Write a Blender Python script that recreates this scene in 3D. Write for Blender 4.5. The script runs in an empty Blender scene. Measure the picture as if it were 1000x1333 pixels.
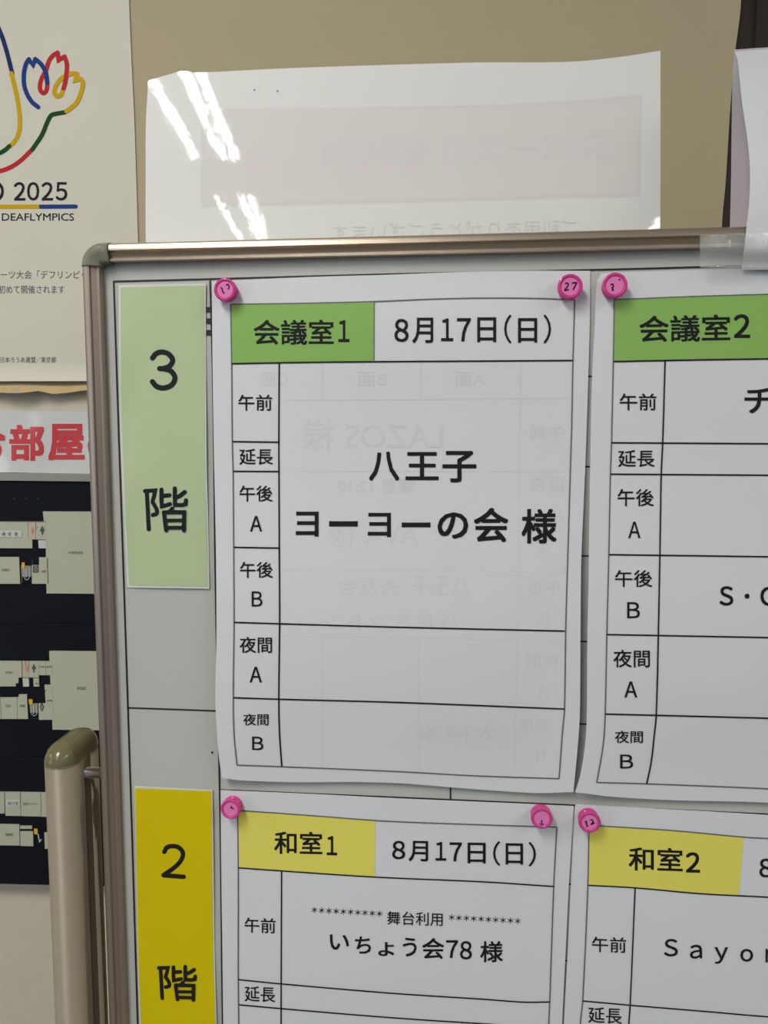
import bpy, bmesh, math, random
from mathutils import Vector, Matrix
random.seed(4)
S = bpy.context.scene
C = S.collection

# ------------------------------------------------------------------ camera
F = 1000.0
PITCH, YAW, DIST, CAMZ = -0.0937, 0.0985, 0.616, 1.45
cam_data = bpy.data.cameras.new('camera')
cam_data.sensor_fit = 'HORIZONTAL'
cam_data.sensor_width = 36.0
cam_data.lens = 36.0 * F / 1000.0
cam_data.clip_start = 0.02
cam = bpy.data.objects.new('camera', cam_data)
C.objects.link(cam)
cam.location = (0, -DIST, CAMZ)
cam.rotation_euler = (math.pi / 2 + PITCH, 0, YAW)
S.camera = cam
CAM = Vector((0, -DIST, CAMZ))
ROT = Matrix.Rotation(YAW, 3, 'Z') @ Matrix.Rotation(math.pi / 2 + PITCH, 3, 'X')

# ------------------------------------------------------------------ world, lights, exposure
w = bpy.data.worlds.new('world'); S.world = w; w.use_nodes = True
bg = w.node_tree.nodes['Background']
bg.inputs['Color'].default_value = (0.62, 0.80, 1.0, 1)
bg.inputs['Strength'].default_value = 0.25
S.view_settings.view_transform = 'Standard'
S.view_settings.look = 'None'
S.view_settings.gamma = 1.0
S.view_settings.use_curve_mapping = False
S.view_settings.exposure = -0.10
S.cycles.use_denoising = True
S.cycles.max_bounces = 8
S.cycles.transparent_max_bounces = 12


def area(name, loc, sx, sy, power, col, rot=(0, 0, 0)):
    l = bpy.data.lights.new(name, 'AREA'); l.shape = 'RECTANGLE'; l.size = sx; l.size_y = sy
    l.energy = power; l.color = col
    o = bpy.data.objects.new(name, l); C.objects.link(o); o.location = loc; o.rotation_euler = rot
    return o


WARM = (1.0, 0.965, 0.90)
# twin-tube ceiling fittings, tubes running towards the board
for fx, fy, pw in ((-0.62, -1.15, 9.5), (-0.62, -2.65, 5), (-0.62, -4.3, 4), (2.0, -1.15, 8), (2.0, -2.65, 4), (2.0, -4.3, 4), (-3.2, -1.15, 7), (-3.2, -2.65, 4)):
    for dx in (-0.13, 0.0, 0.055):
        area('ceiling_tube_light', (fx + dx, fy, 2.66), 0.03, 1.0, pw, WARM)
# bright doorway / window far behind the photographer, to the left
area('window_daylight', (-4.4, -3.4, 1.5), 1.6, 1.5, 22, (0.80, 0.90, 1.0), (math.radians(90), 0, math.radians(-55)))


# ------------------------------------------------------------------ helpers
def at(px, py, Y=0.0):
    d = ROT @ Vector(((px - 500) / F, -(py - 666.5) / F, -1))
    return CAM + d * ((Y - CAM.y) / d.y)


def lin(c):
    return tuple((v / 12.92 if v <= 0.04045 else ((v + 0.055) / 1.055) ** 2.4) for v in c)


def mat(name, col, rough=0.6, metal=0.0, coat=0.0, coat_r=0.05, spec=0.5, noise=0.0, nscale=40.0,
        bump=0.0, bscale=200.0, trans=0.0, ior=1.45, aniso=None, sheen=0):
    m = bpy.data.materials.new(name); m.use_nodes = True
    nt = m.node_tree; b = nt.nodes['Principled BSDF']
    b.inputs['Base Color'].default_value = (*col, 1)
    b.inputs['Roughness'].default_value = rough
    b.inputs['Metallic'].default_value = metal
    b.inputs['Coat Weight'].default_value = coat
    b.inputs['Coat Roughness'].default_value = coat_r
    b.inputs['Specular IOR Level'].default_value = spec
    b.inputs['Transmission Weight'].default_value = trans
    b.inputs['IOR'].default_value = ior
    tc = nt.nodes.new('ShaderNodeTexCoord')
    if noise > 0:
        n = nt.nodes.new('ShaderNodeTexNoise'); n.inputs['Scale'].default_value = nscale
        n.inputs['Detail'].default_value = 4
        mx = nt.nodes.new('ShaderNodeMix'); mx.data_type = 'RGBA'
        mx.inputs['A'].default_value = (*[v * (1 - noise) for v in col], 1)
        mx.inputs['B'].default_value = (*[min(1, v * (1 + noise)) for v in col], 1)
        if aniso:
            mp = nt.nodes.new('ShaderNodeMapping'); mp.inputs['Scale'].default_value = aniso
            nt.links.new(tc.outputs['Object'], mp.inputs['Vector']); nt.links.new(mp.outputs['Vector'], n.inputs['Vector'])
        else:
            nt.links.new(tc.outputs['Object'], n.inputs['Vector'])
        nt.links.new(n.outputs['Fac'], mx.inputs['Factor'])
        nt.links.new(mx.outputs['Result'], b.inputs['Base Color'])
    if bump > 0:
        n = nt.nodes.new('ShaderNodeTexNoise'); n.inputs['Scale'].default_value = bscale
        n.inputs['Detail'].default_value = 3
        bp = nt.nodes.new('ShaderNodeBump'); bp.inputs['Strength'].default_value = bump
        bp.inputs['Distance'].default_value = 0.001
        nt.links.new(tc.outputs['Object'], n.inputs['Vector'])
        nt.links.new(n.outputs['Fac'], bp.inputs['Height'])
        nt.links.new(bp.outputs['Normal'], b.inputs['Normal'])
        if coat > 0:
            nt.links.new(bp.outputs['Normal'], b.inputs['Coat Normal'])
    return m


def film_mat(name, fac=0.10, tint=0.97, rough=0.08, milk=0.0, bump=0.25, bscale=60):
    m = bpy.data.materials.new(name); m.use_nodes = True; nt = m.node_tree
    nt.nodes.remove(nt.nodes['Principled BSDF'])
    out = nt.nodes['Material Output']
    tr = nt.nodes.new('ShaderNodeBsdfTransparent'); tr.inputs['Color'].default_value = (tint, tint, tint, 1)
    gl = nt.nodes.new('ShaderNodeBsdfGlossy'); gl.inputs['Roughness'].default_value = rough
    df = nt.nodes.new('ShaderNodeBsdfDiffuse'); df.inputs['Color'].default_value = (.8, .81, .78, 1)
    fr = nt.nodes.new('ShaderNodeLayerWeight'); fr.inputs['Blend'].default_value = .5
    pw = nt.nodes.new('ShaderNodeMath'); pw.operation = 'POWER'; pw.inputs[1].default_value = 5.0
    nt.links.new(fr.outputs['Facing'], pw.inputs[0])
    mu = nt.nodes.new('ShaderNodeMath'); mu.operation = 'MULTIPLY_ADD'
    mu.inputs[1].default_value = 0.6; mu.inputs[2].default_value = fac + .022
    nt.links.new(pw.outputs[0], mu.inputs[0])
    n = nt.nodes.new('ShaderNodeTexNoise'); n.inputs['Scale'].default_value = bscale
    bp = nt.nodes.new('ShaderNodeBump'); bp.inputs['Strength'].default_value = bump; bp.inputs['Distance'].default_value = .001
    tc = nt.nodes.new('ShaderNodeTexCoord'); nt.links.new(tc.outputs['Object'], n.inputs['Vector'])
    nt.links.new(n.outputs['Fac'], bp.inputs['Height']); nt.links.new(bp.outputs['Normal'], gl.inputs['Normal'])
    a = nt.nodes.new('ShaderNodeMixShader'); a.inputs[0].default_value = milk
    nt.links.new(tr.outputs[0], a.inputs[1]); nt.links.new(df.outputs[0], a.inputs[2])
    x = nt.nodes.new('ShaderNodeMixShader')
    nt.links.new(mu.outputs[0], x.inputs[0]); nt.links.new(a.outputs[0], x.inputs[1]); nt.links.new(gl.outputs[0], x.inputs[2])
    nt.links.new(x.outputs[0], out.inputs['Surface'])
    return m


def obj(name, verts, faces, m, parent=None, smooth=False, kind=None):
    me = bpy.data.meshes.new(name)
    me.from_pydata([tuple(v) for v in verts], [], faces)
    me.validate()
    if smooth:
        for p in me.polygons: p.use_smooth = True
    me.materials.append(m)
    o = bpy.data.objects.new(name, me); C.objects.link(o)
    if parent is not None: o.parent = parent
    if kind: o['kind'] = kind
    return o


def tag(o, label, cat, group=None):
    o['label'] = label; o['category'] = cat
    if group: o['group'] = group
    return o


def empty(name, label, cat, loc=(0, 0, 0), group=None):
    o = bpy.data.objects.new(name, None); C.objects.link(o); o.location = loc
    tag(o, label, cat, group)
    return o


def adopt(parent, child):
    """parent with world placement kept (parents here are only translated)"""
    child.parent = parent
    child.matrix_parent_inverse = Matrix.Translation(parent.location).inverted()
    return child


def box(x0, x1, y0, y1, z0, z1):
    v = [(x, y, z) for x in (x0, x1) for y in (y0, y1) for z in (z0, z1)]
    f = [(0, 1, 3, 2), (4, 6, 7, 5), (0, 4, 5, 1), (2, 3, 7, 6), (0, 2, 6, 4), (1, 5, 7, 3)]
    return v, f


def bevel_box(name, x0, x1, y0, y1, z0, z1, m, bev, parent=None):
    v, f = box(x0, x1, y0, y1, z0, z1)
    me = bpy.data.meshes.new(name); bm = bmesh.new()
    vs = [bm.verts.new(p) for p in v]
    for q in f: bm.faces.new([vs[i] for i in q])
    bmesh.ops.recalc_face_normals(bm, faces=bm.faces)
    if bev: bmesh.ops.bevel(bm, geom=list(bm.edges), offset=bev, segments=2, affect='EDGES', profile=0.5)
    bm.to_mesh(me); bm.free(); me.materials.append(m)
    o = bpy.data.objects.new(name, me); C.objects.link(o)
    if parent is not None: o.parent = parent
    return o


def interp(t, pts):
    """piecewise-linear lookup"""
    if t <= pts[0][0]: return pts[0][1]
    for (a, b), (c, d) in zip(pts, pts[1:]):
        if t <= c: return b + (d - b) * (t - a) / (c - a)
    return pts[-1][1]


def catmull(pts, n):
    """n+1 samples along a smooth curve through pts, by chord length"""
    P = [Vector(p) for p in pts]
    if len(P) == 2:
        return [P[0].lerp(P[1], i / n) for i in range(n + 1)]
    L = [0]
    for a, b in zip(P, P[1:]): L.append(L[-1] + (b - a).length)
    out = []
    for i in range(n + 1):
        s = L[-1] * i / n
        k = 0
        while k < len(P) - 2 and s > L[k + 1]: k += 1
        t = (s - L[k]) / max(1e-9, L[k + 1] - L[k])
        h = L[k + 1] - L[k]
        def tang(j):
            if j == 0: return (P[1] - P[0]) / (L[1] - L[0])
            if j == len(P) - 1: return (P[-1] - P[-2]) / (L[-1] - L[-2])
            return (P[j + 1] - P[j - 1]) / (L[j + 1] - L[j - 1])
        m0, m1 = tang(k) * h, tang(k + 1) * h
        out.append(P[k] * (2 * t**3 - 3 * t**2 + 1) + m0 * (t**3 - 2 * t**2 + t) + P[k + 1] * (-2 * t**3 + 3 * t**2) + m1 * (t**3 - t**2))
    return out


class Sheet:
    """A thin sheet standing in front of a plane y=Y0 by a height d(px,py); prints share its relief."""
    def __init__(self, Y0, d): self.Y0 = Y0; self.d = d
    def p(self, px, py, e=0.0):
        return at(px, py, self.Y0 - self.d(px, py) - e)
    def paper(self, name, top, right, bottom, left, m, nx=40, ny=56, thick=0.0003, parent=None, e=0.0):
        T = catmull(top, nx); B = catmull(bottom, nx); Lf = catmull(left, ny); R = catmull(right, ny)
        v = []; f = []
        for layer in (0, 1):
            for j in range(ny + 1):
                t = j / ny
                for i in range(nx + 1):
                    s = i / nx
                    q = (1 - t) * T[i] + t * B[i] + (1 - s) * Lf[j] + s * R[j] \
                        - ((1 - s) * (1 - t) * T[0] + s * (1 - t) * T[-1] + (1 - s) * t * B[0] + s * t * B[-1])
                    pt = self.p(q.x, q.y, e)
                    if layer: pt = pt + Vector((0, thick, 0))
                    v.append(pt)
        N = (nx + 1) * (ny + 1); W = nx + 1
        for j in range(ny):
            for i in range(nx):
                a = j * W + i
                f.append((a, a + W, a + W + 1, a + 1)); f.append((N + a, N + a + 1, N + a + W + 1, N + a + W))
        ring = list(range(W)) + [j * W + nx for j in range(1, ny + 1)] + [ny * W + i for i in range(nx - 1, -1, -1)] + [j * W for j in range(ny - 1, 0, -1)]
        k0 = len(v); n = len(ring)          # the rim has vertices of its own so that the faces stay crisp
        v += [v[a] for a in ring] + [v[N + a] for a in ring]
        f += [(k0 + i, k0 + (i + 1) % n, k0 + n + (i + 1) % n, k0 + n + i) for i in range(n)]
        o = obj(name, v, f, m, parent)
        for p in o.data.polygons[:2 * nx * ny]: p.use_smooth = True
        # keep the front smooth but the rim crisp
        return o
    def lines(self, name, polys, width, m, parent, e=0.0004, step=8.0):
        out = []
        for pl in polys:
            v = []; f = []
            wd = width
            if isinstance(pl, tuple): wd, pl = pl
            tot = sum((Vector(b) - Vector(a)).length for a, b in zip(pl, pl[1:]))
            c = catmull(pl, max(1, int(tot / step)))
            for i, q in enumerate(c):
                t = (c[min(i + 1, len(c) - 1)] - c[max(i - 1, 0)]).normalized()
                n = Vector((-t.y, t.x)) * wd / 2
                v += [self.p(q.x + n.x, q.y + n.y, e), self.p(q.x - n.x, q.y - n.y, e)]
                if i: k = len(v); f.append((k - 4, k - 3, k - 1, k - 2))
            out.append(obj(name, v, f, m, parent))
        return out
    def quad(self, name, tl, tr, br, bl, m, parent, e=0.0003, n=16):
        return self.patch(name, [tl, tr], [tr, br], [bl, br], [tl, bl], m, parent, e, n)
    def patch(self, name, top, right, bottom, left, m, parent, e=0.0003, n=16):
        T = catmull(top, n); B = catmull(bottom, n); Lf = catmull(left, n); R = catmull(right, n)
        v = []; f = []
        for j in range(n + 1):
            t = j / n
            for i in range(n + 1):
                s = i / n
                q = (1 - t) * T[i] + t * B[i] + (1 - s) * Lf[j] + s * R[j] \
                    - ((1 - s) * (1 - t) * T[0] + s * (1 - t) * T[-1] + (1 - s) * t * B[0] + s * t * B[-1])
                v.append(self.p(q.x, q.y, e))
        for j in range(n):
            for i in range(n):
                a = j * (n + 1) + i; f.append((a, a + n + 1, a + n + 2, a + 1))
        return obj(name, v, f, m, parent, smooth=True)
    def text(self, name, items, m, parent, bold=0.012, e=0.0004):
        """items: (string, x0, x1, y0, y1, slope[, bold]) ; the ink box in the photograph's frame"""
        out = []
        for it in items:
            v = []; f = []
            s, x0, x1, y0, y1 = it[:5]
            sl = it[5] if len(it) > 5 else 0.0
            bd = it[6] if len(it) > 6 else bold
            gv, gf = glyphs(s, bd)
            ax0 = min(q[0] for q in gv); ax1 = max(q[0] for q in gv)
            ay0 = min(q[1] for q in gv); ay1 = max(q[1] for q in gv)
            xc = (x0 + x1) / 2
            for gx, gy, gz in gv:
                X = x0 + (x1 - x0) * (gx - ax0) / (ax1 - ax0)
                Y = y1 + (y0 - y1) * (gy - ay0) / max(1e-6, ay1 - ay0) + sl * (X - xc)
                v.append(self.p(X, Y, e + gz * .00002))
            out.append(obj(name, v, gf, m, parent))
        return out
    def strokes(self, name, items, m, parent, e=0.0004, seg=10):
        """items: (width, points, smooth) round-ended strokes"""
        v = []; f = []
        for j_, (wd, pts, smooth) in enumerate(items):
            ee = e + j_ * 0.00006
            c = catmull(pts, max(6, len(pts) * seg)) if smooth else [Vector(p) for p in pts]
            k0 = len(v)
            for i, q in enumerate(c):
                a = (c[i] - c[i - 1]).normalized() if i else (c[1] - c[0]).normalized()
                b = (c[i + 1] - c[i]).normalized() if i + 1 < len(c) else a
                t = (a + b).normalized() if (a + b).length > 1e-6 else a
                n = Vector((-t.y, t.x)) * (wd / 2) * min(1.8, 1 / max(.3, t.dot(a)))
                v += [self.p(q.x + n.x, q.y + n.y, ee), self.p(q.x - n.x, q.y - n.y, ee)]
                if i: k = len(v); f.append((k - 4, k - 3, k - 1, k - 2))
            for q, t, (e0, e1) in ((c[0], (c[0] - c[1]).normalized(), (k0, k0 + 1)), (c[-1], (c[-1] - c[-2]).normalized(), (len(v) - 1, len(v) - 2))):
                k = len(v); n = Vector((-t.y, t.x)); m_ = 7
                for i in range(1, m_):
                    an = math.pi * i / m_; w_ = (n * -math.cos(an) + t * math.sin(an)) * wd / 2
                    v.append(self.p(q.x + w_.x, q.y + w_.y, ee))
                f.append((e0, *range(k, k + m_ - 1), e1))
        return obj(name, v, f, m, parent)


_gc = {}
def glyphs(s, bold):
    key = (s, bold)
    if key in _gc: return _gc[key]
    body = chr(ord(s) + 0xFEE0) if len(s) == 1 and '!' <= s <= '~' else s      # full-width forms for single Latin characters
    cu = bpy.data.curves.new('t', 'FONT'); cu.body = body; cu.size = 1.0; cu.resolution_u = 3
    o = bpy.data.objects.new('t', cu); C.objects.link(o)
    me = o.to_mesh()
    v0 = [(v.co.x, v.co.y) for v in me.vertices]; f0 = [tuple(p.vertices) for p in me.polygons]
    o.to_mesh_clear()
    bpy.data.objects.remove(o); bpy.data.curves.remove(cu)
    sh = [(0, 0)]
    if bold > 0:
        b = bold; sh = [(-b, -b), (b, -b), (b, b), (-b, b)] + ([(0, b), (0, -b), (b, 0), (-b, 0), (0, 0)] if b > .03 else [])
    v = []; f = []
    for li, (dx, dy) in enumerate(sh):
        k = len(v); v += [(x + dx, y + dy, li) for x, y in v0]; f += [tuple(i + k for i in q) for q in f0]
    _gc[key] = (v, f)
    return v, f


# ------------------------------------------------------------------ materials
M = {}
M['plaster'] = mat('cream_plaster', (.63, .575, .47), .85, noise=.06, nscale=60, bump=.6, bscale=420)
M['ceiling'] = mat('ceiling_paint', (.75, .75, .72), .9)
M['floor'] = mat('vinyl_floor', (.16, .15, .14), .45, noise=.1, nscale=12)
M['dark_wood'] = mat('dark_brown_wood', (.020, .011, .009), .45, noise=.35, nscale=9, aniso=(40, 1, 2))
M['cream'] = mat('cream_backing_paper', (.455, .39, .25), .75, noise=.03, nscale=25, bump=.25, bscale=500)
M['hem'] = mat('tan_paper_edge', (.56, .41, .20), .6, noise=.08, nscale=50)
M['poster'] = mat('poster_paper', (.66, .635, .54), .6, noise=.012, nscale=30)
M['board'] = mat('whiteboard_enamel', (.50, .51, .475), .38, coat=.3, coat_r=.25, noise=.01, nscale=8)
M['grid'] = mat('black_grid_tape', (.012, .012, .013), .5)
M['paper'] = mat('white_copy_paper', (.675, .69, .72), .7, noise=.012, nscale=18, bump=.10, bscale=900)
M['ink'] = mat('black_toner', (.010, .010, .012), .6, spec=.25)
M['greyink'] = mat('grey_border_toner', (.13, .13, .14), .6)
M['ghost'] = mat('show_through', (.632, .646, .676), .7)
M['green'] = mat('green_header_print', (.24, .46, .10), .65, noise=.02, nscale=60)
M['yellow'] = mat('yellow_header_print', (.76, .69, .12), .65, noise=.02, nscale=60)
M['card_green'] = mat('pale_green_card', (.50, .61, .365), .5, spec=.15, coat=.0, coat_r=.06, noise=.03, nscale=30, bump=.18, bscale=45)
M['card_yellow'] = mat('bright_yellow_card', (.70, .56, .001), .5, spec=.1, coat=.0, coat_r=.08, noise=.02, nscale=30, bump=.12, bscale=45)
M['card_white'] = mat('white_card_rim', (.70, .74, .68), .4, coat=.5)
M['film'] = film_mat('clear_lamination', .0, .985, .05, .0)
M['tape'] = film_mat('clear_tape', .04, .99, .10, .30, .5, 160)
M['lam'] = mat('laminated_white_sheet', (.80, .81, .78), .6, coat=1.0, coat_r=.03, noise=.01, nscale=20, bump=.07, bscale=42)
M['sign'] = mat('laminated_sign_sheet', (.66, .67, .66), .6, coat=1.0, coat_r=.08, bump=.25, bscale=45)
M['lam_box'] = mat('pink_show_through', (.765, .735, .71), .6, coat=1.0, coat_r=.03, bump=.07, bscale=42)
M['lam_line'] = mat('grey_show_through', (.725, .735, .705), .6, coat=1.0, coat_r=.035)
M['pinkback'] = mat('pinkish_shaded_paper', (.52, .47, .50), .7, noise=.02, nscale=30)  # pinkish rear leaf, with its shade put into the darker base colour
M['alu'] = mat('champagne_aluminium', (.42, .34, .285), .38, metal=.8, noise=.05, nscale=40, aniso=(1, 1, .03))
M['alu_d'] = mat('champagne_aluminium_rail', (.47, .39, .31), .34, metal=.85, noise=.05, nscale=40, aniso=(.03, 1, 1))
M['cornerp'] = mat('olive_grey_plastic', (.20, .20, .15), .32, noise=.03)
M['post'] = mat('taupe_painted_post', (.24, .205, .145), .42, noise=.05, nscale=60, bump=.05, bscale=700)
M['cap'] = mat('olive_plastic_cap', (.145, .135, .065), .22, noise=.03)
M['groove'] = mat('recess_shade', (.03, .026, .02), .6)
M['chrome'] = mat('chrome_rod', (.72, .71, .68), .18, metal=1.0)
M['pink'] = mat('translucent_pink_plastic', (.90, .09, .43), .07, trans=.42, ior=1.46, spec=.5)
M['pink_face'] = mat('pink_frosted_face', (.90, .25, .58), .25, trans=.15)
M['marker'] = mat('marker_ink', (.03, .004, .03), .5, spec=.2)
M['navy'] = mat('dark_navy_panel', (.008, .009, .014), .6, spec=.12, noise=.15, nscale=14)
M['seam'] = mat('panel_edge_grey', (.035, .035, .04), .4)
M['rail'] = mat('grey_metal_rail', (.36, .35, .31), .4, metal=.4)
M['plate'] = mat('cream_map_plate', (.50, .51, .39), .5, noise=.015, nscale=60)
M['plate2'] = mat('pink_cream_map_plate', (.56, .48, .38), .5)
M['tagw'] = mat('white_name_tag', (.60, .62, .58), .5)
M['map_ink'] = mat('grey_map_ink', (.10, .10, .085), .6)
M['map_red'] = mat('faded_red_ink', (.72, .30, .25), .6)
M['map_yel'] = mat('yellow_marker', (.78, .45, .02), .5)
M['steps'] = mat('grey_stair_stripes', (.30, .31, .28), .5)
M['red'] = mat('red_print', (.62, .045, .055), .4, coat=.5, coat_r=.1, bump=.1, bscale=40)
M['lblue'] = mat('logo_blue', (.012, .045, .22), .6, spec=.15)
M['lnavy'] = mat('logo_dark_blue', (.010, .028, .12), .6, spec=.15)
M['lred'] = mat('logo_red', (.50, .022, .03), .6, spec=.15)
M['lyel'] = mat('logo_yellow', (.60, .37, .003), .6, spec=.15)
M['lgreen'] = mat('logo_green', (.009, .065, .016), .6, spec=.15)
M['textgrey'] = mat('grey_poster_text', (.10, .10, .09), .6)

# ------------------------------------------------------------------ structure
WY = 0.30                                     # front of the wall behind the board
def struct(name, b, m):
    o = obj(name, b[0], b[1], m); o['kind'] = 'structure'; return o
struct('floor', box(-4.5, 3.5, -7.0, WY, -0.1, 0), M['floor'])
struct('ceiling', box(-4.5, 3.5, -7.0, WY, 2.70, 2.80), M['ceiling'])
struct('wall_back', box(-4.5, 3.5, WY, WY + .15, 0, 2.7), M['plaster'])
dx0 = at(952, 150, WY).x
d1 = struct('door_1', box(dx0 - .02, dx0 + .85, WY - .0035, WY - .0002, 0, 2.05), M['dark_wood'])
for k in range(4):
    x = dx0 + .02 + k * .2
    obj('door_panel', *box(x, x + .17, WY - .0065, WY - .0035, .15, 1.95), M['dark_wood'], d1)

# ------------------------------------------------------------------ backing paper on the wall
def d_back(px, py):
    d = .005
    if py > 486: d += .010 * ((py - 486) / 26) ** 2 * (1 + .35 * math.sin(px / 17.0))
    if px > 925: d += .0006 * max(0, (px - 925) / 10)
    return d
backing = Sheet(WY, d_back)
wav = [(-220, 505), (-80, 508), (0, 511), (22, 512), (45, 509.5), (56, 509), (66, 512.5), (80, 513), (95, 510), (115, 508), (200, 509), (400, 506), (700, 502), (937, 499)]
bp_ = backing.paper('backing_paper', [(-220, -260), (968, -260)], [(968, -260), (965, 0), (957, 70), (951, 140), (945, 235), (940, 297), (937, 499)],
                    wav, [(-220, -260), (-220, 505)], M['cream'], 90, 80, .0005)
tag(bp_, 'large cream backing paper on the wall behind the notice board, with wavy lower edge', 'backing paper')
backing.patch('curled_edge', [(-220, 496), (0, 502), (60, 502.5), (115, 502), (400, 500), (937, 492)], [(937, 492), (937, 499)], wav,
              [(-220, 496), (-220, 505)], M['hem'], bp_, .0006, 60)['label'] = 'darker tan curled lower edge'

# ------------------------------------------------------------------ poster
post_s = Sheet(WY, lambda px, py: .0068 + (.010 * max(0, (py - 484) / 14) ** 2 if py > 484 else 0))
poster = post_s.paper('event_poster', [(-200, -260), (160, -260)], [(160, -260), (168, 0), (171, 75), (174.6, 150), (178.5, 270), (185, 496)],
                      [(-200, 496.5), (185, 494.5)], [(-200, -260), (-200, 496.5)], M['poster'], 30, 60, .0004)
tag(poster, 'off-white poster with a hand-shaped line emblem in blue, red, yellow and green', 'poster')
z = lambda L: [(x / 7.692, y / 7.692) for x, y in L]
q3 = lambda L: [(x / 3.3333, y / 3.3333) for x, y in L]
LW = 5.7
st = post_s.strokes
st('emblem_stroke', [(LW, z([(-500, -700), (-120, 60), (0, 315), (62, 500), (122, 735)]), True)], M['lnavy'], poster, .0003)['label'] = 'dark blue stroke of the emblem'
st('emblem_stroke', [(LW, q3([(49, 318), (70, 405), (84, 490), (85, 555), (72, 600), (42, 636)]), True)], M['lyel'], poster, .00034)['label'] = 'yellow stroke of the emblem'
st('emblem_stroke', [(LW, q3([(40, 634), (20, 652), (-5, 665), (-60, 680)]), True)], M['lgreen'], poster, .00036)['label'] = 'green stroke of the emblem'
st('emblem_stroke', [(LW, z([(462, 700), (420, 780), (400, 850), (405, 905), (435, 932), (465, 905), (474, 830)]), True),
                     (LW, z([(462, 700), (490, 610), (530, 555), (577, 527)]), True), (LW, z([(577, 527), (586, 600), (645, 565)]), False),
                     (LW, z([(645, 565), (668, 640), (665, 740), (655, 810), (636, 885)]), True)], M['lred'], poster, .00036)['label'] = 'red finger stroke of the emblem'
st('emblem_stroke', [(LW, z([(382, 1072), (320, 1020), (270, 940), (240, 840), (240, 730), (260, 640), (288, 592)]), True),
                     (LW, z([(288, 592), (330, 650), (352, 590)]), False), (LW, z([(352, 590), (410, 640), (455, 720), (474, 830)]), True)],
   M['lblue'], poster, .00042)['label'] = 'blue finger stroke of the emblem'
st('emblem_stroke', [(LW, z([(632, 890), (615, 940), (575, 965), (546, 935), (555, 870), (600, 800), (660, 755), (720, 737), (772, 740)]), True),
                     (LW, z([(772, 740), (752, 805), (806, 788)]), False),
                     (LW, z([(806, 788), (828, 820), (815, 910), (770, 1020), (715, 1075), (665, 1112)]), True)], M['lyel'], poster, .00048)['label'] = 'yellow finger stroke of the emblem'
st('emblem_stroke', [(LW, q3([(280, 487), (245, 493), (222, 500), (205, 530), (182, 585), (140, 648)]), True)], M['lgreen'], poster, .0004)['label'] = 'green wrist stroke of the emblem'
st('emblem_stroke', [(LW, q3([(138, 650), (90, 696), (45, 726), (0, 742), (-60, 752)]), True)], M['lred'], poster, .00034)['label'] = 'red lower stroke of the emblem'
post_s.text('poster_lettering', [('TOKYO', -86, 5, 236.5, 261.5, 0, .014), ('2', 18, 33, 237, 261, 0, .014), ('0', 35.2, 51, 237, 261, 0, .014), ('2', 54, 69, 237, 261, 0, .014), ('5', 72.4, 87.5, 237, 261, 0, .014), ('DEAFLYMPICS', 2.4, 96.3, 277.6, 287.3, 0, .004)], M['ink'], poster, e=.0003)
post_s.lines('poster_rule', [[(-90, 269), (51, 269)]], 5.4, M['lyel'], poster, .0003)[0]['label'] = 'yellow rule under the year'
post_s.strokes('poster_rule', [(5.4, [(51, 269), (98.5, 268.8)], False)], M['lblue'], poster, .00028)['label'] = 'blue rule under the year'
post_s.text('poster_caption', [('スポーツ大会「デフリンピック」', -20, 129, 352, 363, 0, .0), ('初めて開催されます', -2, 84, 371.5, 382, 0, .0),
                               ('全日本ろうあ連盟／東京都', -7, 73, 464.5, 472.2, 0, .0)], M['textgrey'], poster, e=.0003)

# ------------------------------------------------------------------ laminated room sign under the backing paper
sign_s = Sheet(WY, lambda px, py: .003 + .0012 * math.sin(px / 14) * math.sin(py / 19 + 1))
sg = sign_s.paper('room_sign', [(-160, 533), (0, 534), (200, 538)], [(200, 538), (200, 618)], [(-160, 614), (0, 615), (200, 618)], [(-160, 533), (-160, 614)], M['sign'], 60, 20, .0005)
tag(sg, 'laminated white strip sign with large bold red Japanese lettering, above the dark directory', 'sign')
sign_s.text('red_lettering', [('お', -46, 7, 555, 600, 0, .030), ('部', 12, 57.4, 552.8, 599.8, 0, .030), ('屋', 62.6, 110, 551.7, 599.8, 0, .030), ('の', 114, 160, 558, 598, 0, .030)], M['red'], sg, e=.0005)

# ------------------------------------------------------------------ floor directory on the wall
dir_s = Sheet(WY, lambda px, py: .012)
o0 = at(60, 1152, WY)
di = empty('floor_directory', 'dark navy floor directory panels on the wall with cream room plans', 'directory', (0, 0, 0))
def slab(name, pts, m, parent, d0, d1_, Y=WY):
    v = [at(x, y, Y - d1_) for x, y in pts] + [at(x, y, Y - d1_) + Vector((0, d1_ - d0, 0)) for x, y in pts]
    n = len(pts); f = [tuple(range(n)), tuple(range(2 * n - 1, n - 1, -1))]
    for i in range(n): j = (i + 1) % n; f.append((i, i + n, j + n, j))
    return obj(name, v, f, m, parent)
def dpan(y0, y1):
    s0, s1 = .012, .022
    return slab('directory_panel', [(-160, y0 - 160 * s0), (180, y0 + 180 * s0), (180, y1 + 180 * s1), (-160, y1 - 160 * s1)], M['navy'], di, 0, .012)
for y0, y1 in ((626.4, 808.3), (809.9, 982.6), (984.4, 1150.6)): dpan(y0, y1)
def dstrip(nm, y0, y1, d, m, s0=.01):
    return slab(nm, [(-160, y0 - 160 * s0), (180, y0 + 180 * s0), (180, y1 + 180 * s0), (-160, y1 - 160 * s0)], M[m], di, 0, d)
dstrip('top_rail', 616.2, 625.6, .015, 'rail')['label'] = 'grey metal top rail'
dstrip('bottom_rail', 1151, 1155.6, .013, 'rail', .024)['label'] = 'grey metal bottom rail'
dstrip('panel_seam', 807.4, 810.4, .010, 'seam', .015); dstrip('panel_seam', 981.6, 985, .010, 'seam', .018)
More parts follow.
